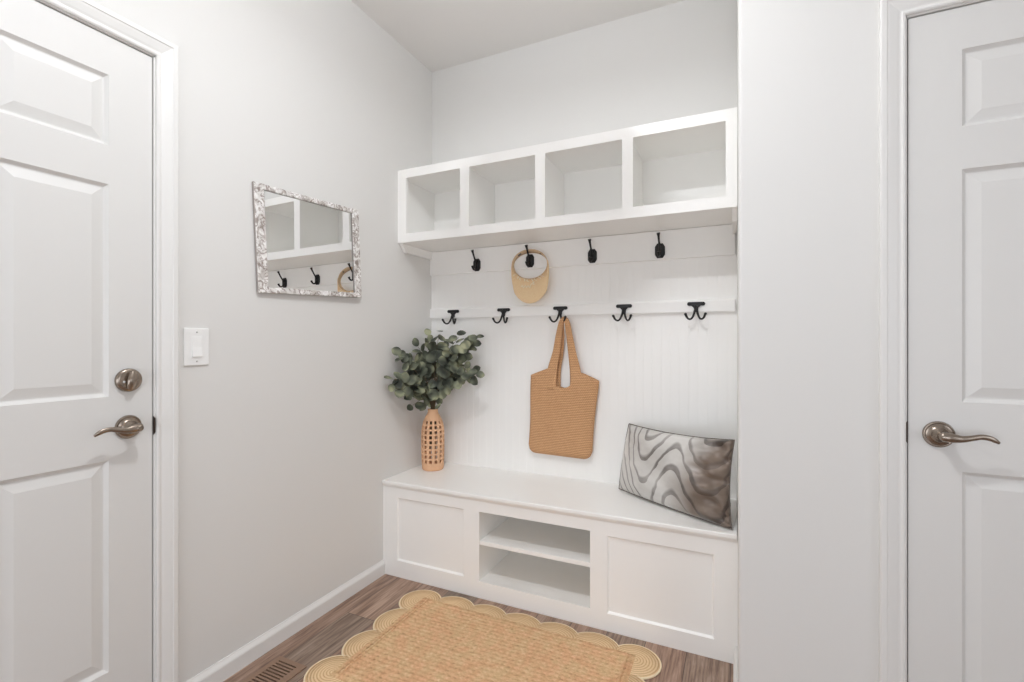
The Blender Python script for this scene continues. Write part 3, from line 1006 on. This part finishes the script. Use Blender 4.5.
link_obj('vase_wall', bm, VASE, vase, smooth=True, mods=(('SOLIDIFY', dict(thickness=0.0055, offset=-1)), ('BEVEL', dict(width=0.0008, segments=2, limit_method='ANGLE', angle_limit=0.9))))

# ------------------------------------------------------------------ eucalyptus
euc = thing('eucalyptus_bunch', (VX, VY, SEAT + 0.02), 'bunch of grey-green round-leaved eucalyptus branches standing in the lattice vase', 'plant')
TG = [(0.045, 2.226, 1.212), (0.169, 2.16, 1.216), (0.045, 2.133, 1.151), (0.149, 2.24, 1.14), (0.124, 2.16, 1.114), (0.3, 2.16, 1.205), (0.373, 2.16, 1.183), (0.37, 2.24, 1.194), (0.321, 2.24, 1.125), (0.045, 1.98, 1.111), (0.065, 1.979, 1.071), (0.045, 2.089, 1.077), (0.045, 1.917, 0.982), (0.065, 1.916, 0.933), (0.045, 2.021, 0.907), (0.065, 2.02, 0.97), (0.065, 2.062, 0.825), (0.045, 2.072, 0.876), (0.072, 2.16, 0.829), (0.156, 2.16, 0.834), (0.079, 2.16, 0.993), (0.162, 2.24, 0.991), (0.337, 2.16, 1.042), (0.339, 2.24, 1.012), (0.414, 2.16, 0.993), (0.252, 2.24, 0.977), (0.232, 2.16, 0.929), (0.109, 2.24, 1.056), (0.251, 2.16, 1.115), (0.122, 2.24, 0.901), (0.079, 2.16, 1.059), (0.226, 2.24, 1.047), (0.098, 2.16, 0.918)]
MOUTH = Vector((VX, VY, SEAT + 0.325))
def add_leaf(bm, c, n, d, r):
    n = n.normalized()
    d = (d - n * d.dot(n))
    if d.length < 1e-4:
        d = n.orthogonal()
    d.normalize()
    s = n.cross(d)
    mid = bm.verts.new(c - n * r * 0.10)
    K = 12
    ring = []
    for k in range(K):
        a = 2 * PI * k / K
        rr = r * (1.0 + (0.10 if k == 0 else 0))
        p = c + d * (rr * math.cos(a)) + s * (rr * 0.93 * math.sin(a)) + n * (r * 0.16 * math.sin(a) ** 2)
        p.x = max(p.x, 0.008); p.y = min(p.y, 2.308)
        ring.append(bm.verts.new(p))
    for k in range(K):
        bm.faces.new((mid, ring[k], ring[(k + 1) % K]))
rnd = random.Random(11)
for bi, tg in enumerate(TG):
    tip = Vector(tg)
    tip = Vector((0.17 + (tip.x - 0.17) * 0.94, tip.y, 1.0 + (tip.z - 1.0) * 0.95))
    vec = tip - MOUTH
    L = vec.length
    off = Vector((rnd.uniform(-0.010, 0.010), rnd.uniform(-0.010, 0.010), 0))
    low = tip.z < 0.93
    m1 = MOUTH + off + Vector((vec.x * 0.25, vec.y * 0.25, abs(vec.z) * 0.45 + (0.045 if low else 0.02)))
    m2 = MOUTH + Vector((vec.x * 0.65, vec.y * 0.65, vec.z * 0.80 + (0.03 if low else 0.01)))
    base = Vector((VX + off.x * 1.6, VY + off.y * 1.6, SEAT + 0.10 + rnd.random() * 0.1))
    path = bez([base, MOUTH + off, m1, m2, tip], 8)
    for p in path:
        p.x = max(p.x, 0.012); p.y = min(p.y, 2.308)
    bm = bmesh.new()
    sweep(bm, path, lerp_list([0.0022, 0.0020, 0.0017, 0.0013, 0.0008], 8), seg=6)
    br = link_obj('branch', bm, STEM, euc, smooth=True)
    bm = bmesh.new()
    # leaves sit in pairs along the outer part of the branch
    acc, nxt = 0.0, 0.0
    start = 16 if L < 0.2 else 20
    total = sum((path[i + 1] - path[i]).length for i in range(start, len(path) - 1))
    npair = max(2, int(total / 0.034))
    for q in range(npair + 1):
        f = q / npair
        idx = start + f * (len(path) - 1 - start)
        i0 = min(int(idx), len(path) - 2)
        p = path[i0].lerp(path[i0 + 1], idx - i0)
        t = (path[i0 + 1] - path[i0]).normalized()
        ang = rnd.uniform(0, PI)
        r = 0.0295 * (1.0 - 0.22 * f) * rnd.uniform(0.85, 1.12)
        for sgn in ((1, -1) if q < npair else (1,)):
            o1 = t.orthogonal().normalized()
            o2 = t.cross(o1)
            side = (o1 * math.cos(ang) + o2 * math.sin(ang)) * sgn
            d = (side + t * 0.5).normalized()
            if q == npair:
                d = t
            nrm = Vector((0.35, -0.75, 0.35)) + Vector((rnd.uniform(-1, 1), rnd.uniform(-1, 1), rnd.uniform(-0.8, 1))) * 0.75
            c = p + d * r * 1.05
            c.x = max(c.x, 0.02); c.y = min(c.y, 2.298)
            add_leaf(bm, c, nrm, d, r)
    link_obj('foliage', bm, LEAF, br, smooth=True)

# ------------------------------------------------------------------ zebra pillow
pil = thing('lumbar_pillow', (1.36, 2.12, SEAT), 'grey satin lumbar pillow with zebra stripes leaning in the bench corner', 'pillow')
BL, BR_, TL, TR = Vector((1.121, 2.226, 0.486)), Vector((1.599, 1.930, 0.482)), Vector((1.156, 2.280, 0.782)), Vector((1.608, 2.03, 0.791))
ax = (BR_ - BL).normalized(); ay = (TL - BL).normalized()
nf = ax.cross(ay).normalized()
if nf.y > 0:
    nf = -nf
bm = bmesh.new()
uvl = bm.loops.layers.uv.new('UVMap')
NU, NV = 56, 34
def pil_pt(i, j, front):
    u = -1 + 2 * i / NU
    v = -1 + 2 * j / NV
    # edges draw in between the corners
    uu = u * (1 - (0.05 if u > 0 else -0.02) * (1 - v * v))
    vv = v * (1 - (0.085 if v > 0 else -0.02) * (1 - u * u))
    a, b = (uu + 1) / 2, (vv + 1) / 2
    p = (BL * (1 - a) + BR_ * a) * (1 - b) + (TL * (1 - a) + TR * a) * b
    prof = (max(0, 1 - abs(u) ** 2.4) ** 0.62) * (max(0, 1 - abs(v) ** 2.4) ** 0.62)
    T = 0.066 * prof
    # crumples towards the right-hand end
    cr = max(0, (u - 0.35) / 0.65)
    T += cr * 0.019 * prof ** 0.5 * (math.sin(v * 9 + u * 6) + 0.8 * math.sin(v * 15 - u * 10 + 1.3) + 0.7 * math.sin(u * 17 + v * 5) + 0.5 * math.sin(v * 24 + u * 13))
    T += 0.003 * prof * math.sin(u * 7 + v * 5 + 1)
    return p + nf * (T if front else -0.85 * T)
F = [[bm.verts.new(pil_pt(i, j, True)) for j in range(NV + 1)] for i in range(NU + 1)]
Bk = [[(F[i][j] if i in (0, NU) or j in (0, NV) else bm.verts.new(pil_pt(i, j, False))) for j in range(NV + 1)] for i in range(NU + 1)]
for G in (F, Bk):
    for i in range(NU):
        for j in range(NV):
            f = bm.faces.new((G[i][j], G[i + 1][j], G[i + 1][j + 1], G[i][j + 1]))
            for lp, (a, b) in zip(f.loops, ((i, j), (i + 1, j), (i + 1, j + 1), (i, j + 1))):
                lp[uvl].uv = (a / NU, b / NV)
per = [F[i][0].co.copy() for i in range(NU + 1)] + [F[NU][j].co.copy() for j in range(1, NV + 1)] + [F[i][NV].co.copy() for i in range(NU - 1, -1, -1)] + [F[0][j].co.copy() for j in range(NV - 1, -1, -1)]
cov = link_obj('pillow_cover', bm, PILLOW, pil, smooth=True)
bm = bmesh.new()
sweep(bm, per, 0.0022, seg=8)
link_obj('seam_piping', bm, PIPING, pil, smooth=True)

# ------------------------------------------------------------------ framed mirror
MC = Vector((0.0, 1.4605, 1.567))
mir = thing('wall_mirror', MC, 'small mirror in a white and grey mosaic frame hanging slightly crooked on the wall', 'mirror')
th = math.radians(2.7)
HW, HH, FW, FZ = 0.2650, 0.2035, 0.0420, 0.0215
def m3(a, d, b):
    return MC + Vector((d + 0.0052 + 0.015 * a - 0.006 * b, a * math.cos(th) - b * math.sin(th), a * math.sin(th) + b * math.cos(th)))
bm = bmesh.new()
rr = []
for ins, inz, d in ((0.0, 0.0, 0.001), (0.0, 0.0, 0.011), (0.002, 0.002, 0.013), (FW - 0.003, FZ - 0.003, 0.013), (FW, FZ, 0.011), (FW, FZ, 0.005)):
    rr.append([bm.verts.new(m3(sa * (HW - ins), d, sb * (HH - inz))) for sa, sb in ((-1, -1), (1, -1), (1, 1), (-1, 1))])
for a, b in zip(rr, rr[1:]):
    for k in range(4):
        f = bm.faces.new((a[k], a[(k + 1) % 4], b[(k + 1) % 4], b[k]))
for f in bm.faces:
    pass
o = link_obj('mirror_frame', bm, [MOSAIC, MSIDE], mir)
for i, f in enumerate(o.data.polygons):
    if i < 4 or i >= 16:
        f.material_index = 1
bm = bmesh.new()
prism(bm, [m3(sa * (HW - FW + 0.001), 0.0035, sb * (HH - FZ + 0.001)) for sa, sb in ((-1, -1), (1, -1), (1, 1), (-1, 1))], (0.003, 0, 0))
link_obj('mirror_glass', bm, MIRROR, mir)
bm = bmesh.new()
prism(bm, [m3(sa * (HW - 0.004), 0.0008, sb * (HH - 0.004)) for sa, sb in ((-1, -1), (1, -1), (1, 1), (-1, 1))], (0.003, 0, 0))
link_obj('backing_board', bm, MSIDE, mir)

# ------------------------------------------------------------------ light switch
sw = thing('light_switch', (0, 0.9865, 1.153), 'white rocker light switch on the grey wall beside the left door casing', 'switch')
link_obj('wall_plate', boxes((0.0003, 0.006, 0.9865 - 0.0405, 0.9865 + 0.0405, 1.153 - 0.061, 1.153 + 0.061)), PLASTIC, sw, mods=(bev(0.0025, 3),))
bm = bmesh.new()
prism(bm, [(0.005, 0.9865 - 0.0165, 1.120), (0.0105, 0.9865 - 0.0165, 1.120), (0.0075, 0.9865 - 0.0165, 1.153), (0.0070, 0.9865 - 0.0165, 1.186), (0.005, 0.9865 - 0.0165, 1.186)], (0, 0.033, 0))
link_obj('rocker', bm, PLASTIC, sw, mods=(bev(0.0008),))
for z in (1.153 - 0.048, 1.153 + 0.048):
    bm = bmesh.new()
    lathe(bm, [(0.003, 0.0055), (0.003, 0.0068), (0.0, 0.0074)], (0, 0.9865, z), 'X', 12)
    link_obj('screw', bm, mat('screw_paint', srgb(196, 194, 190), 0.4), sw, smooth=True)

# ------------------------------------------------------------------ floor register
vent = thing('floor_vent', (0.146, 1.10, 0), 'brown slotted floor register beside the left baseboard', 'vent')
bm = bmesh.new()
vx0, vx1, vy1, vy0 = 0.080, 0.217, 1.242, 0.955
sx0, sx1 = 0.100, 0.189
ys = []
y = 1.2235
while y > vy0 + 0.025:
    ys.append((y - 0.0062, y))
    y -= 0.0131
yy = sorted([vy0, vy1] + [v for p in ys for v in p])
for i in range(len(yy) - 1):
    ym = (yy[i] + yy[i + 1]) / 2
    hole = any(a < ym < b for a, b in ys)
    if hole:
        box(bm, vx0, sx0, yy[i], yy[i + 1], 0.0005, 0.005)
        box(bm, sx1, vx1, yy[i], yy[i + 1], 0.0005, 0.005)
    else:
        box(bm, vx0, vx1, yy[i], yy[i + 1], 0.0005, 0.005)
bmesh.ops.remove_doubles(bm, verts=bm.verts[:], dist=1e-5)
link_obj('grille', bm, VENT, vent)
link_obj('duct_opening', boxes((sx0 - 0.003, sx1 + 0.003, ys[-1][0] - 0.003, ys[0][1] + 0.003, 0.0003, 0.0012)), VENTD, vent)

# ------------------------------------------------------------------ scalloped jute rug
RX0, RX1, RYT, RYB = 0.330, 1.278, 1.770, 1.255
rug = thing('jute_rug', ((RX0 + RX1) / 2, (RYT + RYB) / 2, 0), 'natural braided jute rug with a scalloped cream-bound edge in front of the bench', 'rug')
def rnd_rect():
    bm = bmesh.new()
    x0, x1, y0, y1 = RX0 + 0.002, RX1 - 0.002, RYB - 0.015, RYT + 0.024
    NX, NY = 60, 34
    # slightly soft, uneven top of the braided field
    top = [[bm.verts.new((x0 + (x1 - x0) * i / NX, y0 + (y1 - y0) * j / NY, 0.0112 + 0.0007 * math.sin(i * 0.7) * math.cos(j * 0.9))) for j in range(NY + 1)] for i in range(NX + 1)]
    for i in range(NX):
        for j in range(NY):
            bm.faces.new((top[i][j], top[i + 1][j], top[i + 1][j + 1], top[i][j + 1]))
    per = [top[i][0] for i in range(NX + 1)] + [top[NX][j] for j in range(1, NY + 1)] + [top[i][NY] for i in range(NX - 1, -1, -1)] + [top[0][j] for j in range(NY - 1, 0, -1)]
    low = [bm.verts.new((v.co.x + (0.004 if v.co.x > (x0 + x1) / 2 else -0.004), v.co.y + (0.004 if v.co.y > (y0 + y1) / 2 else -0.004), 0.0068)) for v in per]
    n = len(per)
    for k in range(n):
        bm.faces.new((per[k], low[k], low[(k + 1) % n], per[(k + 1) % n]))
    return bm
link_obj('braided_field', rnd_rect(), JFIELD, rug, smooth=True)
# two narrow braids framing the field on each short side
for xa in (RX0 + 0.016, RX0 + 0.030, RX1 - 0.016, RX1 - 0.030):
    bm = bmesh.new()
    P = [(xa + 0.0008 * math.sin(k * 2.2), RYB + (RYT - RYB + 0.018) * k / 60, 0.0120) for k in range(61)]
    sweep(bm, P, [0.0058 + 0.0012 * math.sin(k * 2.5) for k in range(61)], 0.0032, 8, up=(0, 0, 1))
    link_obj('border_braid', bm, JFIELD, rug, smooth=True)
def disc_mesh(R, corner):
    me = []
    bm = bmesh.new()
    n = 48
    top = [bm.verts.new((R * math.cos(2 * PI * k / n), R * math.sin(2 * PI * k / n), 0.0082)) for k in range(n)]
    mid = [bm.verts.new((0.5 * R * math.cos(2 * PI * k / n), 0.5 * R * math.sin(2 * PI * k / n), 0.0092)) for k in range(n)]
    low = [bm.verts.new((R * math.cos(2 * PI * k / n), R * math.sin(2 * PI * k / n), 0.001)) for k in range(n)]
    c = bm.verts.new((0, 0, 0.0095))
    for k in range(n):
        k2 = (k + 1) % n
        bm.faces.new((c, mid[k], mid[k2])); bm.faces.new((mid[k], top[k], top[k2], mid[k2])); bm.faces.new((top[k], low[k], low[k2], top[k2]))
    m1 = bpy.data.meshes.new('scallop'); bm.to_mesh(m1); bm.free()
    m1.materials.append(JCOIL)
    for f in m1.polygons:
        f.use_smooth = True
    bm = bmesh.new()
    P = [((R + 0.0035) * math.cos(2 * PI * k / n), (R + 0.0035) * math.sin(2 * PI * k / n), 0.0044) for k in range(n + 1)]
    sweep(bm, P, 0.0036, 0.0042, 8, up=(0, 0, 1), cap=False)
    bmesh.ops.remove_doubles(bm, verts=bm.verts[:], dist=1e-5)
    m2 = bpy.data.meshes.new('binding'); bm.to_mesh(m2); bm.free()
    m2.materials.append(JBIND)
    for f in m2.polygons:
        f.use_smooth = True
    return m1, m2
RC = 0.088
big = disc_mesh(RC, True); wide = disc_mesh(0.106, False); small = disc_mesh(0.100, False)
nx, ny = 7, 4
def scallop(x, y, ms):
    o = bpy.data.objects.new('scallop', ms[0]); C.objects.link(o)
    o.parent = rug
    o.location = Vector((x, y, 0)) - rug.location
    b = bpy.data.objects.new('binding', ms[1]); C.objects.link(b)
    b.parent = o
    b['label'] = 'cream bound edge'
for i in range(nx):
    x = RX0 + (RX1 - RX0) * i / (nx - 1)
    for y, s in ((RYT, 1), (RYB, -1)):
        corner = i in (0, nx - 1)
        scallop(x, y if corner else y - s * 0.009, big if corner else wide)
for j in range(1, ny - 1):
    y = RYT + (RYB - RYT) * j / (ny - 1)
    scallop(RX0 + 0.020, y, small); scallop(RX1 - 0.020, y, small)

# ------------------------------------------------------------------ ceiling lamps (above the frame; the bowl is added fill)
t = thing('added_bowl_lamp', (FILL_LAMP_A[0], FILL_LAMP_A[1], ZC), 'white bowl lamp added as fill uplight, hung on a short rod below the ceiling', 'lamp')
bm = bmesh.new()
lathe(bm, [(0.0, -0.0005), (0.060, -0.0005), (0.062, -0.010), (0.045, -0.022), (0.0, -0.024)], (FILL_LAMP_A[0], FILL_LAMP_A[1], ZC), 'Z', 32)
link_obj('canopy', bm, NICKEL, t, smooth=True)
bm = bmesh.new()
sweep(bm, [(FILL_LAMP_A[0], FILL_LAMP_A[1], ZC - 0.02), (FILL_LAMP_A[0], FILL_LAMP_A[1], FILL_LAMP_A[2] - 0.02)], 0.006, seg=12)
link_obj('rod', bm, NICKEL, t, smooth=True)
bm = bmesh.new()
lathe(bm, [(0.0, -0.060), (0.06, -0.056), (0.12, -0.036), (0.16, 0.0), (0.18, 0.04), (0.176, 0.04), (0.156, 0.004), (0.116, -0.031), (0.06, -0.050), (0.0, -0.054)], FILL_LAMP_A, 'Z', 40)
link_obj('lamp_shade', bm, TRIM, t, smooth=True)
t = thing('recessed_downlight', (LAMP_B[0], LAMP_B[1], ZC), 'small round recessed ceiling downlight near the left door', 'lamp')
bm = bmesh.new()
lathe(bm, [(0.055, -0.0005), (0.075, -0.0005), (0.074, -0.004), (0.056, -0.006), (0.055, -0.0005)], (LAMP_B[0], LAMP_B[1], ZC), 'Z', 40)
link_obj('trim_ring', bm, TRIM, t, smooth=True)
bm = bmesh.new()
lathe(bm, [(0.0, -0.001), (0.0545, -0.001), (0.0545, -0.003), (0.0, -0.003)], (LAMP_B[0], LAMP_B[1], ZC), 'Z', 40)
link_obj('lens', bm, LAMPW, t)
